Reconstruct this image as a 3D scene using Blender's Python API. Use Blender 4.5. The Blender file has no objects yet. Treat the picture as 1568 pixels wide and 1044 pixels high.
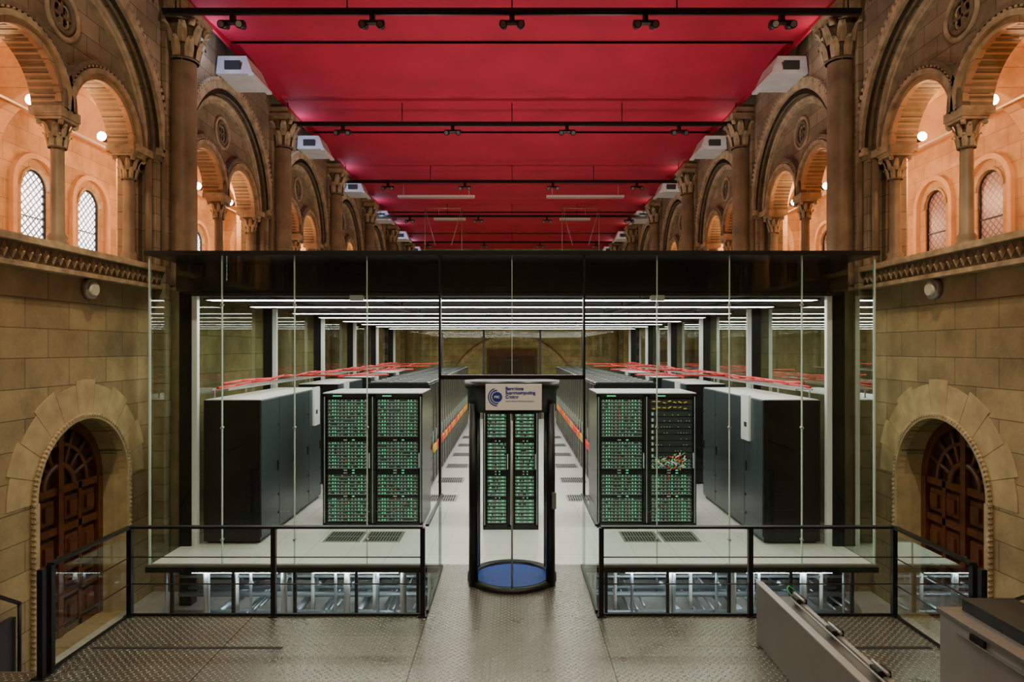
import bpy, math, random
from mathutils import Vector, Matrix
random.seed(4)
S=bpy.context.scene
COL=S.collection
pi=math.pi

# ---------------------------------------------------------------- materials
def nt(name):
    m=bpy.data.materials.new(name); m.use_nodes=True
    t=m.node_tree; b=t.nodes['Principled BSDF']
    return m,t,b
def simple(name,col,rough=.5,metal=0,emit=None,es=0,noise=0.0,nscale=8,bump=0.0,sampling=True):
    m,t,b=nt(name)
    b.inputs['Base Color'].default_value=(*col,1)
    b.inputs['Roughness'].default_value=rough
    b.inputs['Metallic'].default_value=metal
    if emit:
        b.inputs['Emission Color'].default_value=(*emit,1)
        b.inputs['Emission Strength'].default_value=es
        if not sampling:
            m.cycles.emission_sampling='NONE'
    if noise or bump:
        g=t.nodes.new('ShaderNodeNewGeometry')
        n=t.nodes.new('ShaderNodeTexNoise'); n.inputs['Scale'].default_value=nscale; n.inputs['Detail'].default_value=5
        t.links.new(g.outputs['Position'],n.inputs['Vector'])
        if noise:
            r=t.nodes.new('ShaderNodeMapRange'); r.inputs['To Min'].default_value=1-noise; r.inputs['To Max'].default_value=1+noise
            r.inputs['From Min'].default_value=.25; r.inputs['From Max'].default_value=.75
            t.links.new(n.outputs['Fac'],r.inputs['Value'])
            mx=t.nodes.new('ShaderNodeVectorMath'); mx.operation='MULTIPLY'
            mx.inputs[0].default_value=col
            t.links.new(r.outputs['Result'],mx.inputs[1]); t.links.new(mx.outputs[0],b.inputs['Base Color'])
        if bump:
            bp=t.nodes.new('ShaderNodeBump'); bp.inputs['Strength'].default_value=bump; bp.inputs['Distance'].default_value=.02
            t.links.new(n.outputs['Fac'],bp.inputs['Height']); t.links.new(bp.outputs[0],b.inputs['Normal'])
    return m
def ashlar(name,c1,c2,mortar,bw,bh,axis='YZ',rough=.85,msize=.012,bump=.5):
    m,t,b=nt(name); N=t.nodes; L=t.links
    g=N.new('ShaderNodeNewGeometry'); s=N.new('ShaderNodeSeparateXYZ'); c=N.new('ShaderNodeCombineXYZ')
    L.new(g.outputs['Position'],s.inputs[0])
    L.new(s.outputs[axis[0]],c.inputs[0]); L.new(s.outputs[axis[1]],c.inputs[1])
    br=N.new('ShaderNodeTexBrick'); L.new(c.outputs[0],br.inputs['Vector'])
    br.inputs['Color1'].default_value=(*c1,1); br.inputs['Color2'].default_value=(*c2,1); br.inputs['Mortar'].default_value=(*mortar,1)
    br.inputs['Scale'].default_value=1; br.inputs['Mortar Size'].default_value=msize; br.inputs['Mortar Smooth'].default_value=.3
    br.inputs['Brick Width'].default_value=bw; br.inputs['Row Height'].default_value=bh; br.inputs['Bias'].default_value=0
    n=N.new('ShaderNodeTexNoise'); n.inputs['Scale'].default_value=1.3; n.inputs['Detail'].default_value=8; n.inputs['Roughness'].default_value=.65
    L.new(g.outputs['Position'],n.inputs['Vector'])
    r=N.new('ShaderNodeMapRange'); r.inputs['From Min'].default_value=.3; r.inputs['From Max'].default_value=.7
    r.inputs['To Min'].default_value=.55; r.inputs['To Max'].default_value=1.25
    L.new(n.outputs['Fac'],r.inputs['Value'])
    mx=N.new('ShaderNodeVectorMath'); mx.operation='MULTIPLY'
    L.new(br.outputs['Color'],mx.inputs[0]); L.new(r.outputs[0],mx.inputs[1]); L.new(mx.outputs[0],b.inputs['Base Color'])
    b.inputs['Roughness'].default_value=rough
    n2=N.new('ShaderNodeTexNoise'); n2.inputs['Scale'].default_value=25; n2.inputs['Detail'].default_value=6
    L.new(g.outputs['Position'],n2.inputs['Vector'])
    ma=N.new('ShaderNodeMath'); ma.operation='MULTIPLY_ADD'; ma.inputs[1].default_value=-1.0
    L.new(br.outputs['Fac'],ma.inputs[0]); L.new(n2.outputs['Fac'],ma.inputs[2])
    bp=N.new('ShaderNodeBump'); bp.inputs['Strength'].default_value=bump; bp.inputs['Distance'].default_value=.012
    L.new(ma.outputs[0],bp.inputs['Height']); L.new(bp.outputs[0],b.inputs['Normal'])
    return m
def glass(name,tint,refl=.07,rough=.0):
    m=bpy.data.materials.new(name); m.use_nodes=True; t=m.node_tree; N=t.nodes; L=t.links
    for n in list(N): N.remove(n)
    o=N.new('ShaderNodeOutputMaterial'); tr=N.new('ShaderNodeBsdfTransparent'); gl=N.new('ShaderNodeBsdfGlossy')
    tr.inputs[0].default_value=(*tint,1); gl.inputs['Roughness'].default_value=rough; gl.inputs[0].default_value=(.9,1,.95,1)
    lw=N.new('ShaderNodeLayerWeight'); lw.inputs[0].default_value=.25
    mr=N.new('ShaderNodeMapRange'); mr.inputs['To Min'].default_value=refl; mr.inputs['To Max'].default_value=.5
    L.new(lw.outputs['Fresnel'],mr.inputs['Value'])
    mx=N.new('ShaderNodeMixShader'); L.new(mr.outputs[0],mx.inputs[0]); L.new(tr.outputs[0],mx.inputs[1]); L.new(gl.outputs[0],mx.inputs[2])
    L.new(mx.outputs[0],o.inputs[0]); return m
def plate_mat():
    m,t,b=nt('checker_plate_steel'); N=t.nodes; L=t.links
    def M(op,a=None,bb=None,c=None):
        n=N.new('ShaderNodeMath'); n.operation=op
        for i,v in enumerate((a,bb,c)):
            if v is None: continue
            if isinstance(v,(int,float)): n.inputs[i].default_value=v
            else: L.new(v,n.inputs[i])
        return n.outputs[0]
    g=N.new('ShaderNodeNewGeometry'); s=N.new('ShaderNodeSeparateXYZ'); L.new(g.outputs['Position'],s.inputs[0])
    k=1/.075
    u=M('MULTIPLY',M('ADD',s.outputs[0],s.outputs[1]),k); v=M('MULTIPLY',M('SUBTRACT',s.outputs[0],s.outputs[1]),k)
    fu=M('SUBTRACT',M('FRACT',u),.5); fv=M('SUBTRACT',M('FRACT',v),.5)
    par=M('FLOORED_MODULO',M('ADD',M('FLOOR',u),M('FLOOR',v)),2)
    a=M('ADD',M('MULTIPLY',fu,par),M('MULTIPLY',fv,M('SUBTRACT',1,par)))
    c=M('ADD',M('MULTIPLY',fv,par),M('MULTIPLY',fu,M('SUBTRACT',1,par)))
    d=M('ADD',M('POWER',M('MULTIPLY',a,2.3),2),M('POWER',M('MULTIPLY',c,5.0),2))
    h=M('MAXIMUM',M('SUBTRACT',1,d),0)
    bp=N.new('ShaderNodeBump'); bp.inputs['Strength'].default_value=1; bp.inputs['Distance'].default_value=.016
    L.new(h,bp.inputs['Height']); L.new(bp.outputs[0],b.inputs['Normal'])
    n=N.new('ShaderNodeTexNoise'); n.inputs['Scale'].default_value=2; n.inputs['Detail'].default_value=6; L.new(g.outputs['Position'],n.inputs['Vector'])
    r=N.new('ShaderNodeMapRange'); r.inputs['To Min'].default_value=.20; r.inputs['To Max'].default_value=.40; L.new(n.outputs['Fac'],r.inputs[0]); L.new(r.outputs[0],b.inputs['Roughness'])
    cr=N.new('ShaderNodeMix'); cr.data_type='RGBA'; cr.inputs[6].default_value=(.27,.25,.215,1); cr.inputs[7].default_value=(.85,.80,.71,1)
    L.new(h,cr.inputs[0]); L.new(cr.outputs[2],b.inputs['Base Color'])
    b.inputs['Metallic'].default_value=.85
    return m
def lattice_mat(name,col,es,lead=(.03,.02,.02)):
    m,t,b=nt(name); N=t.nodes; L=t.links
    g=N.new('ShaderNodeNewGeometry'); s=N.new('ShaderNodeSeparateXYZ'); L.new(g.outputs['Position'],s.inputs[0])
    def M(op,a,bb=None):
        n=N.new('ShaderNodeMath'); n.operation=op
        for i,v in enumerate((a,bb)):
            if v is None: continue
            if isinstance(v,(int,float)): n.inputs[i].default_value=v
            else: L.new(v,n.inputs[i])
        return n.outputs[0]
    k=7
    u=M('ABSOLUTE',M('SUBTRACT',M('FRACT',M('MULTIPLY',M('ADD',s.outputs[1],s.outputs[2]),k)),.5))
    v=M('ABSOLUTE',M('SUBTRACT',M('FRACT',M('MULTIPLY',M('SUBTRACT',s.outputs[1],s.outputs[2]),k)),.5))
    e=M('LESS_THAN',M('MAXIMUM',u,v),.36)
    mx=N.new('ShaderNodeMix'); mx.data_type='RGBA'; mx.inputs[6].default_value=(*lead,1); mx.inputs[7].default_value=(*col,1)
    L.new(e,mx.inputs[0]); L.new(mx.outputs[2],b.inputs['Base Color']); L.new(mx.outputs[2],b.inputs['Emission Color'])
    b.inputs['Emission Strength'].default_value=es; b.inputs['Roughness'].default_value=.3
    m.cycles.emission_sampling='NONE'
    return m

M_low=ashlar('stone_ashlar_lower',(.38,.285,.14),(.26,.195,.095),(.13,.095,.045),.78,.36,msize=.007,bump=.35)
M_up=ashlar('stone_ashlar_upper',(.33,.26,.16),(.22,.175,.105),(.10,.08,.05),.55,.27,msize=.007,bump=.35)
M_end=ashlar('stone_ashlar_end',(.42,.37,.2),(.34,.30,.17),(.2,.17,.1),.78,.36,'XZ')
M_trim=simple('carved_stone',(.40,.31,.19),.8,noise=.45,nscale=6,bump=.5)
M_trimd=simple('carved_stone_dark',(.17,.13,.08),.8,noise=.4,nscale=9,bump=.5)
M_vous=simple('voussoir_stone',(.42,.32,.16),.8,noise=.25,nscale=4,bump=.3)
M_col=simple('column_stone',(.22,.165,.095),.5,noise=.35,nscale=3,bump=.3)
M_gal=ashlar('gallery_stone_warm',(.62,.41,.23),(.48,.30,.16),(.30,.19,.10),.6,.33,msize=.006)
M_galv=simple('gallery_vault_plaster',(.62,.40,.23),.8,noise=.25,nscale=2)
M_red=simple('red_acoustic_fabric',(.40,.004,.034),.85,noise=.16,nscale=1.0)
M_black=simple('black_steel',(.010,.011,.012),.35,.3)
M_dark=simple('dark_painted_steel',(.03,.034,.034),.4,.3)
M_white=simple('white_painted_metal',(.8,.82,.8),.35)
M_tile=ashlar('raised_floor_tile',(.88,.87,.82),(.86,.85,.80),(.5,.49,.46),.6,.6,'XY',rough=.28,msize=.005,bump=.05)
M_tile.node_tree.nodes['Brick Texture'].offset=0
for n_ in M_tile.node_tree.nodes:
    if n_.type=='MAP_RANGE': n_.inputs['To Min'].default_value=.93; n_.inputs['To Max'].default_value=1.03
M_plate=plate_mat()
M_glass=glass('green_glass',(.92,.98,.93),.045)
M_glassr=glass('railing_glass',(.88,.95,.90),.045)
M_glasss=glass('side_glass',(.80,.90,.78),.06)
M_glassedge=simple('glass_edge',(.5,.65,.56),.2)
M_lamp=simple('fluorescent_diffuser',(1,1,1),.5,emit=(1,.98,.9),es=21)
M_under=simple('underfloor_tube',(1,1,1),.5,emit=(.9,.97,1),es=20)
M_bulb=simple('halogen_lens',(1,1,1),.5,emit=(1,.75,.55),es=200,sampling=False)
M_gl=simple('green_led',(0,.3,.1),.5,emit=(.08,1,.4),es=1.0,sampling=False)
M_wl=simple('silver_handles_glow',(.5,.55,.53),.35,.3,emit=(.6,.85,.75),es=.10,sampling=False)  # faint glow put into the silver trim so it looks lit
M_rl=simple('red_led',(.4,.02,.01),.5,emit=(1,.12,.03),es=.7,sampling=False)
M_yl=simple('yellow_cable',(.75,.45,.03),.5)
M_rc=simple('red_cable',(.8,.02,.025),.45)
M_gc=simple('green_cable',(.03,.45,.12),.5)
M_rack=simple('server_face',(.03,.042,.038),.45,.3)
M_node=simple('server_node_face',(.05,.10,.075),.4,.4)
M_cab=simple('graphite_cabinet',(.055,.078,.082),.3,.3)
M_grey=simple('grey_steel_sheet',(.22,.22,.205),.4,.5,noise=.12,nscale=3)
M_lgrey=simple('brushed_aluminium',(.45,.45,.43),.38,.6,noise=.1,nscale=3)
M_vent=simple('ventilation_casing',(.62,.64,.66),.5,0,noise=.15,nscale=4)
M_case=simple('painted_case_panel',(.20,.20,.185),.45,.2,noise=.1,nscale=2)
M_mesh=simple('perforated_panel',(.05,.055,.055),.5,.4)
M_rtop=simple('rack_top_sheet',(.42,.44,.43),.4,.3)
M_slot=simple('vent_slot',(.02,.02,.02),.8)
M_wood=simple('carved_walnut',(.105,.032,.010),.4,noise=.4,nscale=7,bump=.2)
M_woodd=simple('dark_walnut',(.03,.010,.004),.45,noise=.3,nscale=7)
M_blue=simple('blue_mat',(.005,.045,.32),.6)
M_bluei=simple('blue_ink',(.01,.03,.30),.5)
M_ground=simple('concrete_ground',(.36,.35,.32),.7,noise=.15,nscale=3)
M_pipe=simple('galvanised_pipe',(.34,.40,.46),.35,.6)
M_roof=simple('ceiling_void',(.008,.010,.009),.7)
M_ceilp=simple('server_room_ceiling',(.02,.022,.02),.8)
M_winL=lattice_mat('leaded_glass_bright',(.75,.83,.88),7)
M_winR=lattice_mat('leaded_glass_dim',(.32,.19,.17),.3,(.10,.05,.05))
M_disc=simple('opal_glass',(.6,.6,.52),.4)
M_gap=simple('upper_void',(.22,.25,.3),.9)

# ---------------------------------------------------------------- mesh builder
class MB:
    def __init__(s): s.v=[];s.f=[];s.m=[];s.sm=[];s.mats=[]
    def mi(s,m):
        if m not in s.mats: s.mats.append(m)
        return s.mats.index(m)
    def face(s,idx,m,sm=False): s.f.append(tuple(idx)); s.m.append(s.mi(m)); s.sm.append(sm)
    def box(s,x0,x1,y0,y1,z0,z1,m):
        if x0>x1:x0,x1=x1,x0
        if y0>y1:y0,y1=y1,y0
        if z0>z1:z0,z1=z1,z0
        n=len(s.v); s.v+=[(x0,y0,z0),(x1,y0,z0),(x1,y1,z0),(x0,y1,z0),(x0,y0,z1),(x1,y0,z1),(x1,y1,z1),(x0,y1,z1)]
        for q in ((0,3,2,1),(4,5,6,7),(0,1,5,4),(1,2,6,5),(2,3,7,6),(3,0,4,7)): s.face([n+i for i in q],m)
    def quad(s,pts,m):
        n=len(s.v); s.v+=[tuple(p) for p in pts]; s.face(range(n,n+len(pts)),m)
    def cyl(s,p0,p1,r,m,seg=12,r2=None,caps=True,sm=True):
        p0=Vector(p0);p1=Vector(p1); r2=r if r2 is None else r2
        d=(p1-p0).normalized(); a=Vector((0,0,1)) if abs(d.z)<.9 else Vector((1,0,0))
        u=d.cross(a).normalized(); w=d.cross(u)
        n=len(s.v)
        for p,rr in((p0,r),(p1,r2)):
            for i in range(seg):
                t=2*pi*i/seg; s.v.append(tuple(p+u*math.cos(t)*rr+w*math.sin(t)*rr))
        for i in range(seg):
            j=(i+1)%seg; s.face((n+i,n+j,n+seg+j,n+seg+i),m,sm)
        if caps: s.face([n+i for i in range(seg)][::-1],m); s.face([n+seg+i for i in range(seg)],m)
    def lathe(s,cx,cy,prof,m,seg=20,sm=True,a0=0,a1=2*pi):
        full=abs(a1-a0-2*pi)<1e-6; k=seg if full else seg+1
        n=len(s.v)
        for r,z in prof:
            for i in range(k):
                t=a0+(a1-a0)*i/seg; s.v.append((cx+r*math.cos(t),cy+r*math.sin(t),z))
        for j in range(len(prof)-1):
            for i in range(seg):
                i2=(i+1)%k; s.face((n+j*k+i,n+j*k+i2,n+(j+1)*k+i2,n+(j+1)*k+i),m,sm)
    def arch(s,cy,cz,r0,r1,x0,x1,m,a0=0,a1=pi,seg=28):
        n=len(s.v)
        for i in range(seg+1):
            t=a0+(a1-a0)*i/seg; c,q=math.cos(t),math.sin(t)
            for r,x in((r0,x0),(r1,x0),(r1,x1),(r0,x1)): s.v.append((x,cy+r*c,cz+r*q))
        for i in range(seg):
            for k in range(4):
                k2=(k+1)%4; s.face((n+i*4+k,n+i*4+k2,n+(i+1)*4+k2,n+(i+1)*4+k),m)
        s.face((n,n+1,n+2,n+3),m); e=n+seg*4; s.face((e+3,e+2,e+1,e),m)
    def torus_arc(s,cx,cy,cz,R,r,m,a0=0,a1=pi,seg=28,ks=8):
        n=len(s.v)
        for i in range(seg+1):
            t=a0+(a1-a0)*i/seg
            for k in range(ks):
                p=2*pi*k/ks; rr=R+r*math.cos(p); s.v.append((cx+r*math.sin(p),cy+rr*math.cos(t),cz+rr*math.sin(t)))
        for i in range(seg):
            for k in range(ks):
                k2=(k+1)%ks; s.face((n+i*ks+k,n+i*ks+k2,n+(i+1)*ks+k2,n+(i+1)*ks+k),m,True)
    def mesh(s,name,dx=0):
        me=bpy.data.meshes.new(name); me.from_pydata([(x+dx,y,z) for x,y,z in s.v] if dx else s.v,[],s.f)
        for m in s.mats: me.materials.append(m)
        me.polygons.foreach_set('material_index',s.m); me.polygons.foreach_set('use_smooth',s.sm); me.update()
        return me
    def obj(s,name,parent=None,loc=(0,0,0),bevel=0):
        return put(s.mesh(name),name,parent,loc,bevel=bevel)
def put(me,name,parent=None,loc=(0,0,0),scale=(1,1,1),bevel=0):
    o=bpy.data.objects.new(name,me); COL.objects.link(o); o.location=loc; o.scale=scale
    if parent: o.parent=parent
    if bevel:
        b=o.modifiers.new('bevel','BEVEL'); b.width=bevel; b.segments=2; b.limit_method='ANGLE'
    return o
def empty(name,loc=(0,0,0)):
    e=bpy.data.objects.new(name,None); COL.objects.link(e); e.location=loc; e.empty_display_size=.2; return e
def plate(name,loops,x0,x1,mat):
    """extruded plate in the YZ plane with holes -> mesh"""
    cu=bpy.data.curves.new(name,'CURVE'); cu.dimensions='2D'; cu.fill_mode='BOTH'; cu.extrude=abs(x1-x0)/2
    for lp in loops:
        sp=cu.splines.new('POLY'); sp.points.add(len(lp)-1)
        for i,(a,b) in enumerate(lp): sp.points[i].co=(a,b,0,1)
        sp.use_cyclic_u=True
    o=bpy.data.objects.new('tmp',cu); COL.objects.link(o)
    dg=bpy.context.evaluated_depsgraph_get()
    me=bpy.data.meshes.new_from_object(o.evaluated_get(dg))
    bpy.data.objects.remove(o); bpy.data.curves.remove(cu)
    mid=(x0+x1)/2
    for v in me.vertices:
        u,w,e=v.co; v.co=(mid+e,u,w)
    me.materials.clear(); me.materials.append(mat)
    for p in me.polygons: p.material_index=0; p.use_smooth=False
    me.name=name; return me
def archloop(cy,cz,r,zb,seg=28):
    return [(cy+r*math.cos(pi*i/seg),cz+r*math.sin(pi*i/seg)) for i in range(seg+1)]+[(cy-r,zb),(cy+r,zb)]
def circ(cy,cz,r,seg=24): return [(cy+r*math.cos(2*pi*i/seg),cz+r*math.sin(2*pi*i/seg)) for i in range(seg)]

# ---------------------------------------------------------------- constants
EYE=3.0; L=4.71; Y0=-3.2; NB=9; YE=Y0+NB*L   # bay grid
XW=5.76; XB=6.3; XO=8.8; ZG=-.9; ZS=4.3; ZT=10.2
DX=-.13   # upper arcade stands slightly proud of lower wall
bays=[Y0+i*L for i in range(NB)]
walls={}
for side,sg in(('left',-1),('right',1)): walls[sg]=empty('wall_'+side)

h=L/2
eps=.002
CZ=6.13; RB=1.86
m_outer=plate('upper_wall_panel',[[(0,ZS),(L,ZS),(L,ZT),(0,ZT)],archloop(h,CZ,RB,ZS+eps,40)],XW+DX,5.98+DX,M_up)
hole=[(h+1.74,ZS+eps),(h+1.74,6.06),(h+1.48,6.06)]
hole+=[(h+.8+.68*math.cos(pi*i/26),6.08+.68*math.sin(pi*i/26)) for i in range(27)]
hole+=[(h-.8+.68*math.cos(pi*i/26),6.08+.68*math.sin(pi*i/26)) for i in range(27)]
hole+=[(h-1.48,6.06),(h-1.74,6.06),(h-1.74,ZS+eps)]
m_tymp=plate('tympanum_panel',[[(0.2,ZS),(L-.2,ZS),(L-.2,9.0),(.2,9.0)],hole,circ(h,7.33,.19)],5.98+DX,XB+DX,M_up)
b=MB()
# archivolts big
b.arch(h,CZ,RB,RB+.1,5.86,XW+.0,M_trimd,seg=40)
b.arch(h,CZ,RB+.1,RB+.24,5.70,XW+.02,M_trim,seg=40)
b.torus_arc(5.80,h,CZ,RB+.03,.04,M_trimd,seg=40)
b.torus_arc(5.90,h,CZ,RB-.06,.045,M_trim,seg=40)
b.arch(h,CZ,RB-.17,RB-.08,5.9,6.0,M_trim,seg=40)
for i in range(61):   # dog tooth
    t=pi*i/60; r=RB+.27; y=h+r*math.cos(t); z=CZ+r*math.sin(t)
    b.cyl((5.69,y,z),(5.78,y,z),.036,M_trim,6)
for sgn in(-1,1):
    c=h+sgn*.8
    b.arch(c,6.08,.68,.76,5.9,6.3,M_gal,seg=30)
    for i in range(1,12):   # voussoir joints on the soffit
        t=pi*i/12; b.box(5.96,6.24,c+.676*math.cos(t)-.004,c+.676*math.cos(t)+.004,6.08+.676*math.sin(t)-.004,6.08+.676*math.sin(t)+.004,M_trimd)
    b.arch(c,6.08,.76,.83,5.84,6.0,M_trim,seg=30)
    b.arch(c,6.08,.87,.93,5.86,6.0,M_trimd,seg=30)
    for i in range(31):
        t=pi*i/30; b.cyl((5.86,c+.86*math.cos(t),6.08+.86*math.sin(t)),(5.98,c+.86*math.cos(t),6.08+.86*math.sin(t)),.022,M_trim,5)
# roundel
b.torus_arc(5.97,h,7.33,.30,.035,M_trim,0,2*pi,30); b.torus_arc(5.97,h,7.33,.21,.03,M_trimd,0,2*pi,24)
b.box(5.98,6.04,h-.19,h+.19,7.31,7.35,M_trimd); b.box(5.98,6.04,h-.02,h+.02,7.14,7.52,M_trimd)
for a in range(4):
    t=pi/4+a*pi/2; b.torus_arc(6.0,h+.1*math.cos(t),7.33+.1*math.sin(t),.075,.014,M_trim,0,2*pi,14,6)
# piers / imposts
for y0,y1 in((.0,h-RB),(h+RB,L)):
    b.box(5.70,XW,y0,y1,6.06,6.17,M_trim); b.box(5.73,XW,y0,y1,5.98,6.06,M_trimd)
for sgn in(-1,1):
    yy=h+sgn*1.82
    b.cyl((5.86,yy,ZS),(5.86,yy,5.98),.055,M_col,10)
    b.box(5.8,6.3,min(h+sgn*1.46,h+sgn*1.88),max(h+sgn*1.46,h+sgn*1.88),5.99,6.1,M_trim)
    b.cyl((5.73,h+sgn*2.04,ZS),(5.73,h+sgn*2.04,5.98),.045,M_col,10)
me_arch=b.mesh('arch_mouldings',DX)
# string course
b=MB()
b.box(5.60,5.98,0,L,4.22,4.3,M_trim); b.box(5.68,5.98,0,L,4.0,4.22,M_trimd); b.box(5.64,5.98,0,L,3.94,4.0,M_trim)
n=36
for i in range(n):
    y=(i+.5)*L/n
    b.quad([(5.675,y-.06,4.11),(5.63,y,4.11),(5.675,y,4.2)],M_trim);b.quad([(5.675,y,4.2),(5.63,y,4.11),(5.675,y+.06,4.11)],M_trim)
    b.quad([(5.675,y,4.02),(5.63,y,4.11),(5.675,y-.06,4.11)],M_trim);b.quad([(5.675,y+.06,4.11),(5.63,y,4.11),(5.675,y,4.02)],M_trim)
me_string=b.mesh('string_course',-.03)
# gallery
WO=-.35; WD=.78
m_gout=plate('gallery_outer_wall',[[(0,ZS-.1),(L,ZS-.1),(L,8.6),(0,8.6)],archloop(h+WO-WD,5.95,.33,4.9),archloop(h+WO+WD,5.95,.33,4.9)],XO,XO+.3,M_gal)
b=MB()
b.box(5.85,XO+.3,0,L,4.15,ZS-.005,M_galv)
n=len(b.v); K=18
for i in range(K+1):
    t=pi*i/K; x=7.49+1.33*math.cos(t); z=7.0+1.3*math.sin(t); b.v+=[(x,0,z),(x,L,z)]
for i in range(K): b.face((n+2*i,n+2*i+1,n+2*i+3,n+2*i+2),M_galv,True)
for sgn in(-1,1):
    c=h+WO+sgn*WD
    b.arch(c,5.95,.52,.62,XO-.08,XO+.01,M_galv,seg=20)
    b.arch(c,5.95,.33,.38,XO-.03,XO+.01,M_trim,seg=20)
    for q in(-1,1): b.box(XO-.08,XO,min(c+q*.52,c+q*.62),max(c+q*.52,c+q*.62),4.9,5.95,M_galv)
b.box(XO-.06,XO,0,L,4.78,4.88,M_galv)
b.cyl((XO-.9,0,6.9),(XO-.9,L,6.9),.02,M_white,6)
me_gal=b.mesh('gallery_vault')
# gallery transverse arch
tr=plate('transverse',[[(6.17,ZS),(8.8,ZS),(8.8,8.4),(6.17,8.4)],archloop(7.55,6.2,1.08,ZS+eps)],-.15,.15,M_gal)
for v in tr.vertices:
    x,y,z=v.co; v.co=(y,x,z)
tr.flip_normals()
def winmesh(mat):
    b=MB()
    for sgn in(-1,1):
        c=h+WO+sgn*WD
        lp=archloop(c,5.95,.335,4.9,20)
        b.quad([(XO+.06,y,z) for y,z in lp],mat)
        b.torus_arc(XO+.04,c,5.95,.31,.02,M_black,seg=16)
        for q in(-1,1): b.box(XO+.03,XO+.06,c+q*.31-.02,c+q*.31+.02,4.9,5.95,M_black)
        b.box(XO+.03,XO+.06,c-.33,c+.33,4.88,4.94,M_black); b.box(XO+.03,XO+.06,c-.31,c+.31,5.4,5.42,M_black)
    return b.mesh('leaded_window')
wm={-1:winmesh(M_winL),1:winmesh(M_winR)}
# lower wall
m_low=plate('lower_wall_panel',[[(0,ZG),(L,ZG),(L,3.96),(0,3.96)]],XW,6.3,M_low)
DC=2.68; DZ=1.12   # door centre in bay
m_lowd=plate('lower_wall_door_panel',[[(0,ZG),(L,ZG),(L,3.96),(0,3.96)],archloop(DC,DZ,.93,ZG+eps,36)],XW,6.3,M_low)
for sg,par in walls.items():
    for i,y in enumerate(bays):
        sc=(sg,1,1)
        for me,nm in((m_outer,'upper_panel'),(m_tymp,'tympanum'),(me_arch,'arch_mouldings'),(me_string,'string_course'),(m_gout,'gallery_wall'),(me_gal,'gallery_vault'),(wm[sg],'leaded_glazing'),(m_lowd if i==2 else m_low,'lower_panel')):
            put(me,nm,par,(0,y,0),sc)
        if i>0: put(tr,'gallery_cross_arch',par,(0,y,0),sc)

# columns -----------------------------------------------------------------
def capital(b,cx,cy,z0,z1,r,wt,m,mt,tiers=2,nl=8):
    H=z1-z0; zc=z1-H*.16
    b.lathe(cx,cy,[(r*1.12,z0-.03*H),(r*1.2,z0),(r*1.02,z0+.04*H),(r*1.05,z0+.3*H),(r*1.25,z0+.6*H),(wt*.9,zc)],m,16)
    b.box(cx-wt,cx+wt,cy-wt,cy+wt,zc,z1-.06*H,mt); b.box(cx-wt*1.08,cx+wt*1.08,cy-wt*1.08,cy+wt*1.08,z1-.06*H,z1,mt)
    for k in range(tiers):
        zb=z0+H*(.02+.30*k); hh=H*.42
        for i in range(nl):
            t=2*pi*(i+.5*k)/nl; c,s_=math.cos(t),math.sin(t); tx,ty=-s_,c
            pr=[(r*1.1+.12*k*r,0,.30),(r*1.22+.16*k*r,.45,.36),(r*1.38+.22*k*r,.8,.30),(r*1.62+.25*k*r,.98,.2),(r*1.66+.25*k*r,.82,.08)]
            n=len(b.v)
            for rr,zz,ww in pr:
                for q,off in((-1,0),(0,.10*r),(1,0)):
                    w=ww*r*q; b.v.append((cx+c*(rr+off)+tx*w,cy+s_*(rr+off)+ty*w,zb+hh*zz))
            for a in range(4):
                for q in range(2): b.face((n+a*3+q,n+a*3+q+1,n+a*3+q+4,n+a*3+q+3),mt,False)
    for qx in(-1,1):
        for qy in(-1,1):   # volutes
            b.cyl((cx+qx*wt*.72,cy+qy*wt*.92,zc-.07*H),(cx+qx*wt*.92,cy+qy*wt*.72,zc-.07*H),.09*H,mt,10)
b=MB()
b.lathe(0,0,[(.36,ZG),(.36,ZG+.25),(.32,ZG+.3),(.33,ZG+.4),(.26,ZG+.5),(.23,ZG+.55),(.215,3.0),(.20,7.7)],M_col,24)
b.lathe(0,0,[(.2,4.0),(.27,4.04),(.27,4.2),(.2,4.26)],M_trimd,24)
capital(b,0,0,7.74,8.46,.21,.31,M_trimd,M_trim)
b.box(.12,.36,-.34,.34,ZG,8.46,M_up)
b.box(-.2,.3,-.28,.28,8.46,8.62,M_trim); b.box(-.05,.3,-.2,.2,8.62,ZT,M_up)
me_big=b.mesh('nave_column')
b=MB()
b.lathe(0,0,[(.13,ZS),(.13,ZS+.06),(.105,ZS+.1),(.12,ZS+.14),(.085,ZS+.2),(.078,5.62)],M_col,14)
b.box(-.15,.15,-.15,.15,ZS,ZS+.04,M_trim)
capital(b,0,0,5.60,5.99,.095,.17,M_trimd,M_trim)
b.box(-.18,.24,-.19,.19,5.99,6.09,M_trim)
me_sm=b.mesh('arcade_column')
for sg in(-1,1):
    for i,y in enumerate(bays):
        if i>0: put(me_big,'nave_column',None,(sg*5.44,y,0),(sg,1,1))
        for dy in(-1.6,0,1.6): put(me_sm,'arcade_column',None,(sg*5.91,y+h+dy,0),(sg,1,1))

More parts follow.
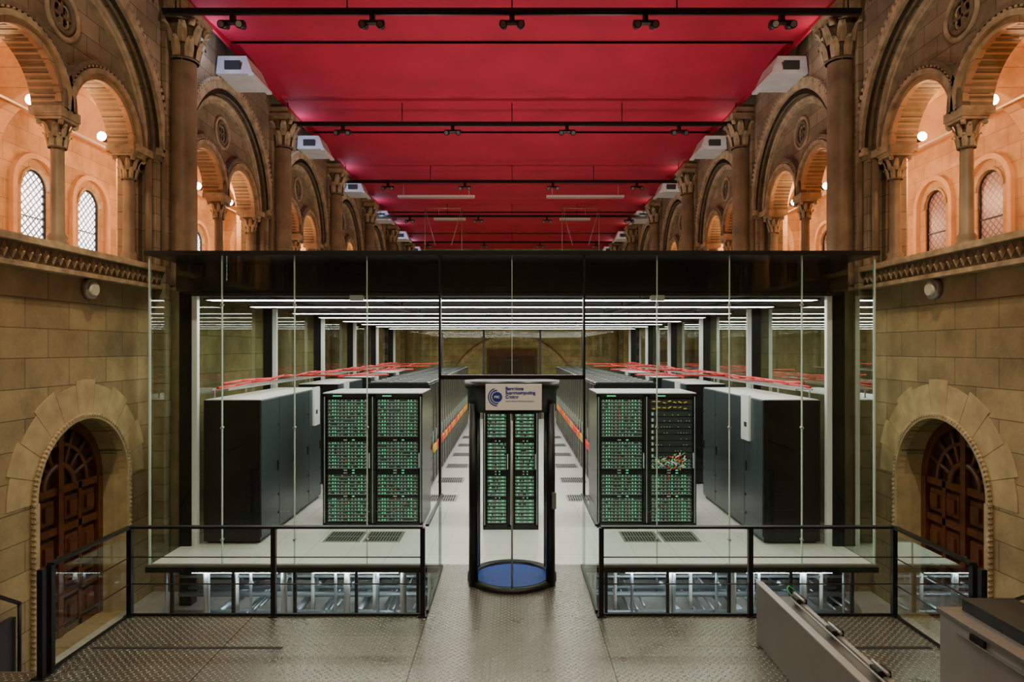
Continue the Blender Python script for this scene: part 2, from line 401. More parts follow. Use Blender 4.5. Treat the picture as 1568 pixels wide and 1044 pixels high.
# doors -------------------------------------------------------------------
yd=bays[2]
me=plate('leaf',[archloop(DC,DZ,.93,ZG,30)],6.16,6.24,M_woodd)
db=MB()
db.arch(DC,DZ,.8,.93,6.1,6.2,M_wood,seg=24)
for q in(-1,1): db.box(6.08,6.2,min(DC+q*.8,DC+q*.93),max(DC+q*.8,DC+q*.93),ZG,DZ,M_wood)
db.box(6.08,6.2,DC-.05,DC+.05,ZG,1.98,M_wood)
for zz in(ZG+.04,ZG+.55,-.0,.55,1.08): db.box(6.1,6.2,DC-.85,DC+.85,zz-.05,zz+.05,M_wood)
for q in(-1,1):
    for c in(.24,.6):
        for z0,z1 in((ZG+.12,ZG+.46),(ZG+.64,-.1),(.09,.46),(.64,.99)):
            y=DC+q*c; db.box(6.11,6.2,y-.13,y+.13,z0+.02,z1-.02,M_wood); db.box(6.07,6.2,y-.08,y+.08,z0+.08,z1-.08,M_wood)
    db.box(6.1,6.2,DC+q*.42-.035,DC+q*.42+.035,ZG,DZ,M_wood)
for i in range(1,8):
    t=pi*i/8; 
    if i==4: continue
    c,s_=math.cos(t),math.sin(t)
    db.cyl((6.13,DC+.3*c,DZ+.3*s_),(6.13,DC+.82*c,DZ+.82*s_),.03,M_wood,6)
db.torus_arc(6.12,DC,DZ,.3,.04,M_wood); db.torus_arc(6.12,DC,DZ,.58,.03,M_wood)
db.cyl((6.02,DC-.1,.2),(6.12,DC-.1,.2),.03,M_black,10)
dm=db.mesh('panelling')
b=MB()
nv=11
for i in range(nv):
    a0=pi*i/nv+.003; a1=pi*(i+1)/nv-.003
    b.arch(DC,DZ,1.0,1.46 if i%2 else 1.40,5.75,5.80,M_vous,a0,a1,5)
b.arch(DC,DZ,.93,1.0,5.72,5.85,M_vous,seg=30)
for i in range(54):
    t=pi*i/53; b.cyl((5.7,DC+.985*math.cos(t),DZ+.985*math.sin(t)),(5.76,DC+.985*math.cos(t),DZ+.985*math.sin(t)),.024,M_trim,6)
for q in(-1,1):
    for i in range(30):
        z=ZG+.05+i*(DZ-ZG)/30; b.cyl((5.7,DC+q*.985,z),(5.76,DC+q*.985,z),.024,M_trim,6)
    b.box(5.72,6.1,min(DC+q*.905,DC+q*1.0),max(DC+q*.905,DC+q*1.0),ZG,DZ,M_vous)
sm=b.mesh('door_surround')
for n_,sg in((1,-1),(2,1)):
    e=empty('door_%d'%n_)
    put(me,'door_leaf',e,(0,yd,0),(sg,1,1)); put(dm,'door_panelling',e,(0,yd,0),(sg,1,1)); put(sm,'stone_surround',e,(0,yd,0),(sg,1,1))

# wall round lights
for sg in(-1,1):
    b=MB(); x=sg*XW
    b.cyl((x,8.94,3.8),(x-sg*.08,8.94,3.8),.135,M_lgrey,24); b.cyl((x-sg*.08,8.94,3.8),(x-sg*.12,8.94,3.8),.11,M_disc,24,r2=.085)
    b.obj('round_wall_lamp')

# end walls, ground, ceilings ---------------------------------------------
b=MB(); b.box(-9.1,9.1,YE,YE+.3,ZG,ZT,M_end)
n=len(b.v); K=30
for i in range(K+1):
    t=pi*i/K
    for r,yy in((3.6,YE-.15),(3.85,YE-.15),(3.85,YE),(3.6,YE)): b.v.append((r*math.cos(t),yy,-.1+r*math.sin(t)))
for i in range(K):
    for k in range(3): b.face((n+i*4+k,n+i*4+k+1,n+i*4+k+5,n+i*4+k+4),M_trim)
    b.face((n+i*4+3,n+i*4,n+i*4+4,n+i*4+7),M_trim)
b.obj('wall_far')
b=MB(); b.box(-9.1,9.1,Y0-.3,Y0,ZG,ZT,M_end); b.obj('wall_back')
b=MB(); b.box(-1.5,1.5,YE-.14,YE,ZG,2.9,M_wood)
for i in range(4):
    for z in(ZG+.3,.3,1.5): b.box(-1.35+i*.7,-.75+i*.7,YE-.19,YE-.14,z,z+1,M_woodd)
b.obj('door_3')
b=MB(); b.box(-6.3,6.3,Y0,YE,ZG-.2,ZG,M_ground); b.obj('floor')
b=MB(); b.box(-9.1,9.1,Y0,YE,ZT,ZT+.2,M_gap); b.obj('ceiling')
# red fabric ceiling
b=MB()
ys=[Y0+.05]
while ys[-1]<YE-1: ys.append(min(ys[-1]+2.62,YE-.05))
for i in range(len(ys)-1):
    a,c=ys[i],ys[i+1]; base=8.80+(.05 if i%2 else 0)
    n=len(b.v); K=8
    for k in range(K+1):
        t=k/K; z=base-.06*4*t*(1-t); b.v+=[(-5.36,a+(c-a)*t,z),(5.36,a+(c-a)*t,z)]
    for k in range(K): b.face((n+2*k,n+2*k+2,n+2*k+3,n+2*k+1),M_red,True)
b.box(-5.4,-5.36,Y0+.05,YE-.05,8.72,8.95,M_red); b.box(5.36,5.4,Y0+.05,YE-.05,8.72,8.95,M_red)
b.obj('red_fabric_ceiling')
# beams + track spots
beams=[(10.4,[-4.4,-2.2,0,2.1,4.25]),(15.6,[-4.0,-1.4,1.3,3.95]),(21,[-3.95,-1.5,1.3,3.97]),(26.5,[-4.1,-1.35,1.4,4.7]),(33,[-4.2,-1.4,1.4,4.2]),(5.2,[-4,0,4]),(0,[-4,0,4])]  # last two beams are out of view, added to carry fill spots
for y,xs in beams:
    b=MB(); b.box(-5.5,5.5,y-.05,y+.05,8.28,8.34,M_black); b.box(-5.5,5.5,y-.02,y+.02,8.25,8.28,M_dark)
    for x in(-5.3,-2.6,0,2.6,5.3): b.cyl((x,y,8.34),(x,y,8.8),.012,M_black,6)
    b.obj('lighting_beam')
    for x in xs:
        s=MB(); z=8.25
        s.box(x-.04,x+.04,y-.04,y+.04,z-.1,z,M_black); s.box(x-.19,x+.19,y-.05,y+.05,z-.14,z-.1,M_black)
        for q in(-1,1):
            s.cyl((x+q*.13,y+.08,z-.14),(x+q*.14,y-.12,z-.20),.055,M_black,14,r2=.062)
            s.cyl((x+q*.14,y-.12,z-.20),(x+q*.141,y-.13,z-.203),.045,M_grey,14)
        s.obj('track_spotlight')
for x0,x1,y,z in((-3.98,-1.3,23,8.25),(1.2,3.9,23,8.25),(-3.2,-1.9,27,8.25),(1.95,3.2,27,8.25)):
    b=MB(); b.box(x0,x1,y-.08,y+.08,z,z+.07,M_white); b.box(x0+.03,x1-.03,y-.05,y+.05,z-.03,z,M_lgrey)
    for x in(x0+.2,x1-.2): b.cyl((x,y,z),(x,y,8.7),.01,M_white,6)
    b.obj('suspended_linear_luminaire')
for sg in(-1,1):
    b=MB()
    for q in(0,1): b.cyl((sg*(3.3-1.4*q),25,8.3),(sg*(2.9-.6*q),25,6.9),.012,M_lgrey,6); b.cyl((sg*(3.3-1.4*q),25,8.3),(sg*(3.3-1.4*q),25,6.4),.012,M_lgrey,6)
    b.cyl((sg*3.3,25,8.3),(sg*1.9,25,8.3),.015,M_lgrey,6)
    b.obj('suspension_cable')
def light(kind,name,loc,energy,col,size=.05,parent=None,rot=None,**k):
    l=bpy.data.lights.new(name,kind); l.energy=energy; l.color=col
    if kind in('POINT','SPOT'): l.shadow_soft_size=size
    for a,v in k.items(): setattr(l,a,v)
    o=bpy.data.objects.new(name,l); COL.objects.link(o); o.location=loc
    if rot: o.rotation_euler=rot
    if parent: o.parent=parent
    return o
# ventilation boxes above arches
b=MB()
vs=[(-.34,-.46,-.19),(.36,-.46,-.19),(.36,.46,-.19),(-.34,.46,-.19),(-.18,-.38,.18),(.36,-.38,.18),(.36,.38,.18),(-.18,.38,.18)]
n=len(b.v); b.v+=vs
for q in((0,3,2,1),(4,5,6,7),(0,1,5,4),(1,2,6,5),(2,3,7,6),(3,0,4,7)): b.face([n+i for i in q],M_vent)
b.box(-.36,-.26,-.48,.48,-.23,-.18,M_vent)
for k in range(5): b.box(-.29,-.25,-.34+k*.15,-.24+k*.15,-.14,-.12,M_slot)
b.box(-.1,.2,-.47,-.455,-.1,.06,M_slot)
b.box(.2,.4,-.1,.1,-.1,.1,M_grey)
mfl=b.mesh('unit')
for sg in(-1,1):
    for i,y in enumerate(bays):
        if i>=3:
            e=empty('ventilation_unit',(sg*5.24,y+h-.35,8.38))
            put(mfl,'housing',e,(0,0,0),(sg,1,1))
            light('POINT','wall_tint_fill',(-sg*-.1,-1.15,.08),16 if sg<0 else 7,(.55,.68,1) if sg<0 else (.9,.8,.7),.03,e)  # added fill lamp that tints the wall beside the unit
# gallery spots
for sg in(-1,1):
    for i,y in enumerate(bays):
        if i<1: continue
        for dy in(.3,1.83):
            e=empty('gallery_spotlight',(sg*6.45,y+h+dy,6.33))
            s=MB(); s.cyl((sg*-.28,0,.05),(0,0,.05),.015,M_black,8); s.cyl((0,.0,.05),(0,.02,-.0),.02,M_black,8)
            s.cyl((0,.1,.0),(0,-.03,.0),.065,M_black,14,r2=.075); s.cyl((0,-.03,0),(0,-.045,0),.068,M_bulb,14)
            s.obj('lamp_head',e)
            light('POINT','halogen_light',(sg*.12,-.12,.05),115 if i<6 else 70,(1,.54,.25),.06,e)

# ================================================================ GLASS BOX
G=9.13; ZR=4.32; YB=28.0
e=empty('glass_enclosure')
b=MB()
b.box(-5.06,5.06,G-.07,YB,4.28,4.34,M_black); b.box(-5.06,5.06,G+.8,YB,3.86,4.28,M_roof)
b.box(-5.04,5.04,G+.85,G+.95,3.80,3.86,M_black)
b.box(-5.0,5.0,G+.95,YB-.05,3.84,3.86,M_ceilp)
b.obj('roof',e)
posts=[10.03,13.4,16.8,20.2,23.6,27.0]
b=MB()
for y in posts:
    for sg in(-1,1):
        b.box(sg*5.04,sg*4.86,y-.04,y+.14,ZG,3.86,M_black); b.box(sg*4.86,sg*4.78,y-.02,y+.06,0,3.82,M_white)  # white strip paints in the light caught by the post flange
    b.box(-4.86,4.86,y-.06,y+.06,3.79,3.84,M_dark)
for x in(-3,-1.2,1.2,3): b.box(x-.04,x+.04,YB-.04,YB+.04,0,3.86,M_dark)
b.box(-5,5,YB-.05,YB+.05,1.7,1.78,M_dark)
b.obj('steel_frame',e)
b=MB()
for i in range(10):
    x0=-5.02+i*1.004; x1=x0+1.004
    if -1.02<x0<-.9 or -.1<x0<.1: continue
    b.quad([(x0+.004,G,-.0),(x1-.004,G,0),(x1-.004,G,4.28),(x0+.004,G,4.28)],M_glass)
b.quad([(-1,G,2.64),(1,G,2.64),(1,G,4.28),(-1,G,4.28)],M_glass)
for q in(-1,1): b.quad([(q*1,G,0),(q*.6,G,0),(q*.6,G,2.56),(q*1,G,2.56)],M_glass)
for q in(-1,1):
    b.quad([(q*5.03,G,0),(q*5.03,YB,0),(q*5.03,YB,3.86),(q*5.03,G,3.86)],M_glasss)
b.quad([(-5.0,YB,0),(5,YB,0),(5,YB,3.86),(-5,YB,3.86)],M_glasss)
b.obj('glass_panels',e)
b=MB()
for i in range(11):
    x=-5.02+i*1.004
    if abs(x)<.9: continue
    w_=.005 if abs(x)<5 else .010
    b.box(x-w_,x+w_,G-.006,G+.03,0,4.28,M_glassedge)
    if 1.2<abs(x)<4.9:
        for z in(.35,1.9,3.6): b.cyl((x,G-.02,z),(x,G+.04,z),.018,M_lgrey,10)
b.box(-.005,.005,G-.006,G+.02,2.64,4.28,M_glassedge)
b.obj('glass_joints',e)
b=MB()
for q in(-1,1):
    b.box(q*1.01,q*.98,G-.05,G+.05,0,4.28,M_black)
b.box(-1,1,G-.05,G+.05,2.57,2.63,M_black)
b.box(-5.05,-1,G-.05,G+.03,-.09,-.02,M_black); b.box(5.05,1,G-.05,G+.03,-.09,-.02,M_black)
b.box(-5.05,-1,G-.03,G+.03,-.02,.01,M_grey); b.box(5.05,1,G-.03,G+.03,-.02,.01,M_grey)
b.obj('portal_frame',e)
# raised floor
b=MB(); b.box(-5.02,5.02,G+.03,YB,-.06,0,M_tile); b.obj('raised_floor')
b=MB()
def perf(x0,y0):
    b.box(x0+.01,x0+.59,y0+.01,y0+.59,0.0,.006,M_lgrey)
    for k in range(11):
        for j in range(2): b.box(x0+.05+k*.046,x0+.075+k*.046,y0+.05+j*.27,y0+.28+j*.27,.004,.009,M_slot)
for sg in(-1,1):
    for x in(-2.95,-2.33): perf(x if sg<0 else -x-.6,10.2)
    for y in(12.9,14.7,16.5,18.3,20.1,21.9): perf(-1.68 if sg<0 else 1.08,y)
b.obj('perforated_floor_tiles')
# ceiling light strips: shallow housings with a flush downward diffuser
for y in(10.3,12.0,14.3,16.2,18.5,20.8,23.0,25.4):
    b=MB(); b.box(-4.75,4.75,y-.14,y+.14,3.745,3.775,M_dark)
    b.quad([(-4.72,y-.12,3.743),(-4.72,y+.12,3.743),(4.72,y+.12,3.743),(4.72,y-.12,3.743)],M_lamp)
    for x in(-4,-2,0,2,4): b.cyl((x,y,3.77),(x,y,3.87),.012,M_dark,6)
    b.obj('linear_ceiling_light')
b=MB()
for x in(-3.9,-2.3,2.3,3.9): b.box(x-.08,x+.08,10.1,27,3.80,3.835,M_dark)
for x in(-2.35,2.2): b.box(x-.1,x+.1,9.95,10.05,3.72,3.80,M_white)
b.obj('ceiling_cable_tray')
# underfloor
b=MB()
x=-4.9
while x<5:
    for y in(9.35,10.5,11.7,12.9): b.cyl((x,y,ZG),(x,y,-.06),.02,M_pipe,8); b.box(x-.06,x+.06,y-.06,y+.06,ZG,ZG+.01,M_pipe)
    x+=.6
b.obj('floor_pedestals')
b=MB()
for y,z,r in((9.7,-.62,.03),(9.85,-.66,.03),(10.0,-.62,.03),(10.3,-.45,.05),(9.5,-.8,.035),(10.6,-.3,.04),(9.6,-.32,.02)): b.cyl((-4.9,y,z),(4.9,y,z),r,M_pipe,12)
for x in(-4.2,-3.1,-2.2,-1.4,1.3,2.4,3.3,4.3): 
    b.cyl((x,9.5,-.8),(x,12.8,-.8),.05,M_pipe,10); b.cyl((x-.15,9.4,ZG),(x-.15,9.4,-.1),.045,M_lgrey,12); b.cyl((x+.2,9.6,ZG),(x+.2,9.6,-.1),.025,M_white,10)
    for k in range(4): b.cyl((x+.3+.1*k,9.45,-.85+.05*k),(x+.3+.1*k,12,-.85+.05*k),.018,M_pipe,8)
b.box(-4.9,4.9,10.7,11.1,-.75,-.7,M_lgrey); b.box(-4.9,4.9,10.7,10.72,-.75,-.6,M_lgrey)
b.obj('underfloor_pipework')
for y in(9.3,10.9,12.6):
    b=MB()
    for x in(-3.9,-2.2,2.2,3.9): b.box(x-.6,x+.6,y-.03,y+.03,-.16,-.13,M_under); b.box(x-.62,x+.62,y-.04,y+.04,-.13,-.06,M_white)
    b.obj('underfloor_light')

# ================================================================ RACKS
def server_col(b,x0,x1,y,z0,z1,kind='green'):
    w=x1-x0; z=z0; k=0
    b.box(x0,x1,y+.06,y+.09,z0,z1,M_rack)
    while z<z1-.055:
        if kind=='mixed' and (z-z0)/(z1-z0)>.5:
            hh=.10
            b.box(x0,x1,y+.02,y+.07,z+.006,z+hh-.006,M_rack)
            fr=(z-z0)/(z1-z0)
            if fr>.9:
                for q in range(7): b.cyl((x0+.03+q*w/8,y+.01,z+.02+random.random()*.04),(x0+.08+q*w/8,y+.0,z+.02+random.random()*.05),.008,M_yl,5)
            else:
                for q in range(14): 
                    if random.random()<.5: b.box(x0+.04+q*w/15,x0+.05+q*w/15,y+.01,y+.02,z+.02,z+.035,M_wl)
                b.box(x0+.02,x0+.05,y+.005,y+.02,z+.02,z+.07,M_wl)
            z+=hh; k+=1; continue
        hh=.0575
        gap=(k in(7,14,15,24))
        if gap:
            g_=.075 if k==24 else .045
            b.box(x0+.01,x1-.01,y+.015,y+.06,z,z+g_,M_black)
            b.box(x0+w*.4,x0+w*.48,y+.01,y+.016,z+.015,z+.03,M_wl); b.box(x0+w*.6,x0+w*.66,y+.01,y+.016,z+.015,z+.03,M_gl)
            z+=g_;k+=1; continue
        b.box(x0+.01,x1-.01,y+.02,y+.07,z+.006,z+hh-.004,M_node)
        b.box(x0+.015,x1-.015,y+.014,y+.02,z+.008,z+.013,M_wl)
        for fx,m in((.06,M_wl),(.14,M_gl),(.2,M_gl),(.27,M_wl),(.36,M_wl),(.45,M_rl if random.random()<.15 else M_wl),(.52,M_gl),(.6,M_wl),(.68,M_wl),(.76,M_gl),(.83,M_gl),(.92,M_wl)):
            if random.random()<.88:
                xx=x0+fx*w; s_=.008
                b.box(xx-s_,xx+s_,y+.01,y+.02,z+.022,z+.04,m)
        z+=hh; k+=1
def rack(name,x0,x1,y,d,H,kinds,loc=None):
    b=MB()
    b.box(x0,x1,y+.1,y+d,.03,H,M_black)
    b.box(x0,x1,y,y+.1,H-.07,H,M_black); b.box(x0,x1,y,y+.1,.0,.09,M_black)
    n=len(kinds); fw=.055; W=(x1-x0)/n
    for i in range(n+1):
        xx=x0+i*W; a=max(x0,xx-fw); c=min(x1,xx+fw)
        b.box(a,c,y,y+.1,.05,H-.02,M_black)
        b.box((a+c)/2-.004,(a+c)/2+.004,y-.004,y,.08,H-.05,M_wl)
    b.box(x0,x1,y+.0,y+d,H,H+.015,M_rtop)
    for i,k in enumerate(kinds):
        a=x0+i*W+fw+.01; c=x0+(i+1)*W-fw-.01
        server_col(b,a,c,y,.1,H-.08,k)
        b.box(a+.1,a+.25,y-.002,y,H-.045,H-.03,M_gl)
        b.box(c+.005,c+.02,y-.02,y,1.0,1.25,M_wl)
    for i in range(6): b.box(x0-.0,x0+.003,y+.2,y+d-.1,.3+i*.3,.31+i*.3,M_cab)
    for q in(x0+.08,x1-.08): b.cyl((q,y+.2,0),(q,y+.2,.05),.03,M_grey,8); b.cyl((q,y+d-.1,0),(q,y+d-.1,.05),.03,M_grey,8)
    o=b.obj(name)
    return o
rack('server_rack',-3.16,-1.5,11.02,1.15,2.24,['green','green'])
rack('server_rack',1.42,3.08,11.02,1.15,2.24,['green','mixed'])
rack('server_rack',-.48,.44,10.9,1.1,2.2,['green','green'])
# colourful cable nest on right rack
b=MB()
for i in range(60):
    x=2.36+random.random()*.55; z=1.0+random.random()*.22; m=random.choice([M_rc,M_gc,M_wl,M_yl,M_white])
    b.cyl((x,11.0,z),(x+random.uniform(-.08,.08),10.985,z+random.uniform(-.06,.06)),.010,m,5)
b.obj('patch_cables')
# rack rows
def row(sg,x0,x1,y0,y1,H):
    b=MB(); y=y0
    b.box(sg*x0,sg*x1,y0,y1,.03,H,M_black)
    b.box(sg*x0,sg*x1,y0+.02,y1,H,H+.012,M_rtop)
    while y<y1-.3:
        b.box(sg*x0,sg*(x0-.03),y+.02,y+.58,.08,H-.03,M_black)
        for k in range(9): 
            b.box(sg*(x0-.03),sg*(x0-.036),y+.06,y+.54,.2+k*.22,.21+k*.22,M_mesh)
        b.box(sg*(x0-.03),sg*(x0-.045),y+.03,y+.04,.1,H-.05,M_grey)
        b.box(sg*(x0-.03),sg*(x0-.05),y+.5,y+.52,.9,1.2,M_wl)
        b.box(sg*x0,sg*x1,y-.006,y+.006,H+.01,H+.03,M_mesh)
        for k in range(3): b.box(sg*(x0+.1+.4*k),sg*(x0+.38+.4*k),y+.12,y+.48,H+.01,H+.022,M_mesh)
        y+=.6
    # front end cap
    for k in range(2): b.box(sg*(x0+.05+k*.6),sg*(x0+.58+k*.6),y0-.02,y0,.1,H-.1,M_rack)
    for k in range(2):
        for j in range(10): b.box(sg*(x0+.1+k*.6),sg*(x0+.53+k*.6),y0-.025,y0-.02,.2+j*.2,.22+j*.2,M_wl)
    b.obj('server_rack_row')
    b=MB(); y=y0+.2
    while y<y1-.2:
        n=len(b.v); m=M_rc if random.random()<.6 else M_yl
        R=.065; r=.026
        for i in range(11):
            t=2*pi*i/10
            for k in range(6):
                p=2*pi*k/6; rr=R+r*math.cos(p)
                b.v.append((sg*(x0-.09)+r*math.sin(p),y+rr*math.cos(t),.87+rr*math.sin(t)))
        for i in range(10):
            for k in range(6):
                k2=(k+1)%6; b.face((n+i*6+k,n+i*6+k2,n+(i+1)*6+k2,n+(i+1)*6+k),m,True)
        y+=.19
    b.cyl((sg*(x0-.07),y0+.1,.87),(sg*(x0-.07),y1-.1,.87),.015,M_rc,6)
    b.obj('coiled_cables')
for sg in(-1,1): row(sg,1.75,3.05,13.8,26,2.26)
# outer cabinets
def cabinet(y0,y1,sg,ctrl):
    b=MB(); x0,x1=3.86,4.72; H=2.2
    b.box(sg*x0,sg*x1,y0,y1,.06,H,M_cab); b.box(sg*(x0+.03),sg*(x1-.03),y0+.05,y1-.05,0,.06,M_black)
    b.box(sg*x0,sg*x1,y0-.03,y0,.04,H,M_black)
    b.box(sg*(x0+.01),sg*(x1-.01),y0+.01,y1-.01,H,H+.012,M_white)
    y=y0; k=0
    while y<y1-.2:
        b.box(sg*(x0-.012),sg*x0,y+.008,y+.78,.1,H-.01,M_cab)
        b.box(sg*(x0-.03),sg*(x0-.012),y+.68,y+.71,1.0,1.16,M_black)
        for z in(.3,.6,1.1,1.75): b.cyl((sg*(x0-.03),y+.74,z),(sg*(x0-.01),y+.74,z),.02,M_black,8)
        b.box(sg*(x0-.008),sg*x0,y-.008,y+.008,.1,H,M_slot)
        y+=.79;k+=1
    b.box(sg*(x0-.05),sg*x0,ctrl,ctrl+.35,1.5,2.24,M_white); b.box(sg*(x0-.055),sg*(x0-.05),ctrl+.08,ctrl+.2,1.72,1.8,M_slot)
    b.obj('cooling_cabinet',bevel=.004)
for k,(a,c) in enumerate(((10.13,13.3),(14.6,17.0),(18.0,20.4),(21.4,25.4))):
    for sg in(-1,1): cabinet(a,c,sg,a+(2.6 if sg<0 and k==0 else .5))
# red cable trays
for sg in(-1,1):
    b=MB()
    for x,z in((4.5,2.42),(4.42,2.45),(3.55,2.42)):
        pts=[]; y=10.0 if x>4 else 13.6
        while y<26: pts.append((sg*(x+random.uniform(-.04,.04)),y,z+random.uniform(-.03,.03))); y+=.7
        for p,q in zip(pts,pts[1:]): b.cyl(p,q,.020,M_rc,6)
    for y in(13.9,17.4,20.8,24): b.cyl((sg*4.5,y,2.42),(sg*2.6,y,2.44),.018,M_rc,6)
    y=10.2
    while y<26:
        b.box(sg*4.35,sg*4.6,y,y+.03,2.36,2.37,M_lgrey); b.cyl((sg*4.6,y,2.23),(sg*4.6,y,2.37),.012,M_lgrey,6); y+=1.2
    for x in(4.35,4.6): b.box(sg*(x-.01),sg*(x+.01),10.1,26,2.35,2.38,M_lgrey)
    b.obj('cable_tray')

# ================================================================ BOOTH
cy=8.62; R=.56
e=empty('security_booth',(0,cy,0))
b=MB()
b.lathe(0,0,[(R+.02,0),(R+.02,.06),(R-.07,.06),(R-.07,0)],M_black,40)
b.lathe(0,0,[(0,2.58),(R+.06,2.58),(R+.06,2.5),(R+.02,2.46),(R+.02,2.2),(R-.05,2.2),(R-.05,2.4),(0,2.4)],M_black,40)
for a in(-150,-30,150,30,):
    t=math.radians(a); c,s_=math.cos(t),math.sin(t)
    b.cyl((c*R,s_*R,.0),(c*R,s_*R,2.3),.06,M_black,14)
b.cyl((0,-R,.05),(0,-R,2.25),.012,M_lgrey,8)
b.obj('frame',e)
b=MB(); b.lathe(0,0,[(R,.06),(R,2.2)],M_glass,40,a0=math.radians(-150),a1=math.radians(-30)); b.lathe(0,0,[(R,.06),(R,2.2)],M_glass,20,a0=math.radians(150),a1=math.radians(210)); b.lathe(0,0,[(R,.06),(R,2.2)],M_glass,20,a0=math.radians(-30),a1=math.radians(30)); b.obj('curved_glass',e)
b=MB(); b.lathe(0,0,[(R-.08,.03),(0,.031)],M_blue,40); b.lathe(0,0,[(R-.08,.0),(R-.08,.03)],M_blue,40); b.obj('floor_mat',e)
b=MB(); b.box(.5,.55,-.42,-.37,1.0,1.2,M_grey); b.obj('card_reader',e)
sb=empty('entrance_sign',(0.02,7.99,2.41))
b=MB(); b.box(-.34,.34,-.012,.012,-.16,.155,M_white); b.obj('board',sb,bevel=.003)
b=MB()
def ring(b,cx,cz,r0,r1,a0,a1,m):
    n=len(b.v); K=24
    for i in range(K+1):
        t=a0+(a1-a0)*i/K
        for r in(r0,r1): b.v.append((cx+r*math.cos(t),-.015,cz+r*math.sin(t)))
    for i in range(K): b.face((n+2*i,n+2*i+1,n+2*i+3,n+2*i+2),m)
ring(b,-.2,.0,0,.062,0,2*pi,M_bluei); ring(b,-.2,0,.072,.088,.5*pi,1.55*pi,M_bluei); ring(b,-.2,0,.098,.112,.6*pi,1.5*pi,M_bluei)
b.obj('logo',sb)
def text(s,x,z,size,mat,par,y=-.016):
    cu=bpy.data.curves.new('t','FONT'); cu.body=s; cu.size=size; cu.extrude=.001; cu.offset=.0016 if size>.03 else 0
    o=bpy.data.objects.new('t',cu); COL.objects.link(o)
    me=bpy.data.meshes.new_from_object(o.evaluated_get(bpy.context.evaluated_depsgraph_get()))
    bpy.data.objects.remove(o); me.materials.clear(); me.materials.append(mat)
    ob=put(me,'lettering',par,(x,y,z)); ob.rotation_euler=(pi/2,0,0)
for i,s in enumerate(('Barcelona','Supercomputing','Center')): text(s,-.1,.085-.05*i,.055,M_bluei,sb)
text('Centro Nacional de Supercomputacion',-.1,-.055,.022,M_bluei,sb); text('BSC',-.235,-.013,.038,M_white,sb,-.018)

# ================================================================ DECK + RAILS
D=7.44
b=MB()
b.box(-4.33,4.33,Y0+.01,D,-.03,0,M_plate); b.box(-.99,.99,D,G+.03,-.03,0,M_plate)
for x0,x1,y0,y1 in((-4.33,4.33,D-.06,D),(-4.33,-4.27,Y0+.01,D),(4.27,4.33,Y0+.01,D),(-.99,-.93,D,G-.06),(.93,.99,D,G-.06)):
    b.box(x0,x1,y0,y1,-.16,-.03,M_black)
for x in(-3.8,-1.9,0,1.9,3.8): 
    for y in(1,4,7): b.box(x-.06,x+.06,y-.06,y+.06,ZG,-.03,M_dark)
for x0,x1 in((-4.2,-2.3),(2.45,4.2)): b.box(x0,x1,6.58,6.63,.0,.003,M_slot)
for x in(-2.9,2.9): b.box(x-.003,x+.003,2,D-.06,0,.003,M_slot)
for x in(-.95,.95): b.box(x-.003,x+.003,2,D,0,.003,M_slot)
b.obj('steel_walkway')
def rail(name,pts,posts,glassy=True,hand=.03):
    b=MB()
    for (x0,y0),(x1,y1) in zip(pts,pts[1:]):
        if abs(x1-x0)>abs(y1-y0): b.box(x0,x1,y0-.035,y0+.035,.985,1.01,M_black)
        else: b.box(x0-.035,x0+.035,y0,y1,.985,1.01,M_black)
        for z in(.36,.66): b.cyl((x0,y0,z),(x1,y1,z),.007,M_dark,6)
        if abs(x1-x0)>abs(y1-y0): b.box(x0,x1,y0-.012,y0+.012,.004,.03,M_black)
        else: b.box(x0-.012,x0+.012,y0,y1,.004,.03,M_black)
        if glassy: b.quad([(x0,y0+.02,.04),(x1,y1+.02,.04),(x1,y1+.02,.93),(x0,y0+.02,.93)],M_glassr)
    for x,y in posts:
        b.box(x-.026,x+.026,y-.026,y+.026,.003,.99,M_black); b.box(x-.05,x+.05,y-.05,y+.05,.003,.015,M_black)
    b.obj(name)
for sg in(-1,1):
    rail('steel_railing',[(sg*4.28,6.12),(sg*4.28,D-.05),(sg*1.0,D-.05)],[(sg*4.28,6.12),(sg*4.28,D-.05),(sg*2.67,D-.05),(sg*1.0,D-.05),(sg*4.28,6.0)])
    b=MB(); x=sg*.96
    b.quad([(x,D+.02,.04),(x,G-.08,.04),(x,G-.08,1.0),(x,D+.02,1.0)],M_glassr)
    b.box(x-.018,x+.018,D+.02,G-.08,.985,1.01,M_black); b.box(x-.015,x+.015,D+.02,G-.08,.003,.04,M_black)
    b.obj('glass_balustrade')
    b=MB()
    for k in range(5): xx=sg*(1.3+k*.85); b.box(xx-.02,xx+.02,G-.03,G+.01,ZG,-.09,M_black)
    b.obj('edge_beam_support')
# stairs on both sides
for sg in(-1,1):
    b=MB()
    for k in range(5):
        z=-.15-.15*k; y=6.1+.28*k; b.box(sg*4.36,sg*5.7,y,y+.29,z-.03,z,M_plate); b.box(sg*4.36,sg*5.7,y,y+.02,z-.03,z+.15,M_grey)
    b.box(sg*4.36,sg*5.7,3.0,6.1,-.03,0,M_plate); b.box(sg*5.64,sg*5.7,6.0,7.5,-.9,-.05,M_dark)
    b.box(sg*4.36,sg*5.7,3.0,3.1,-.9,-.03,M_dark)
    b.cyl((sg*5.6,6.1,0),(sg*5.6,6.1,.98),.02,M_black,8); b.cyl((sg*5.6,7.5,ZG),(sg*5.6,7.5,.1),.02,M_black,8)
    b.cyl((sg*5.6,6.1,.98),(sg*5.6,7.5,.1),.022,M_black,8); b.cyl((sg*5.6,3.2,.98),(sg*5.6,6.1,.98),.022,M_black,8); b.cyl((sg*5.6,3.2,0),(sg*5.6,3.2,.98),.02,M_black,8)
    b.obj('steel_staircase')
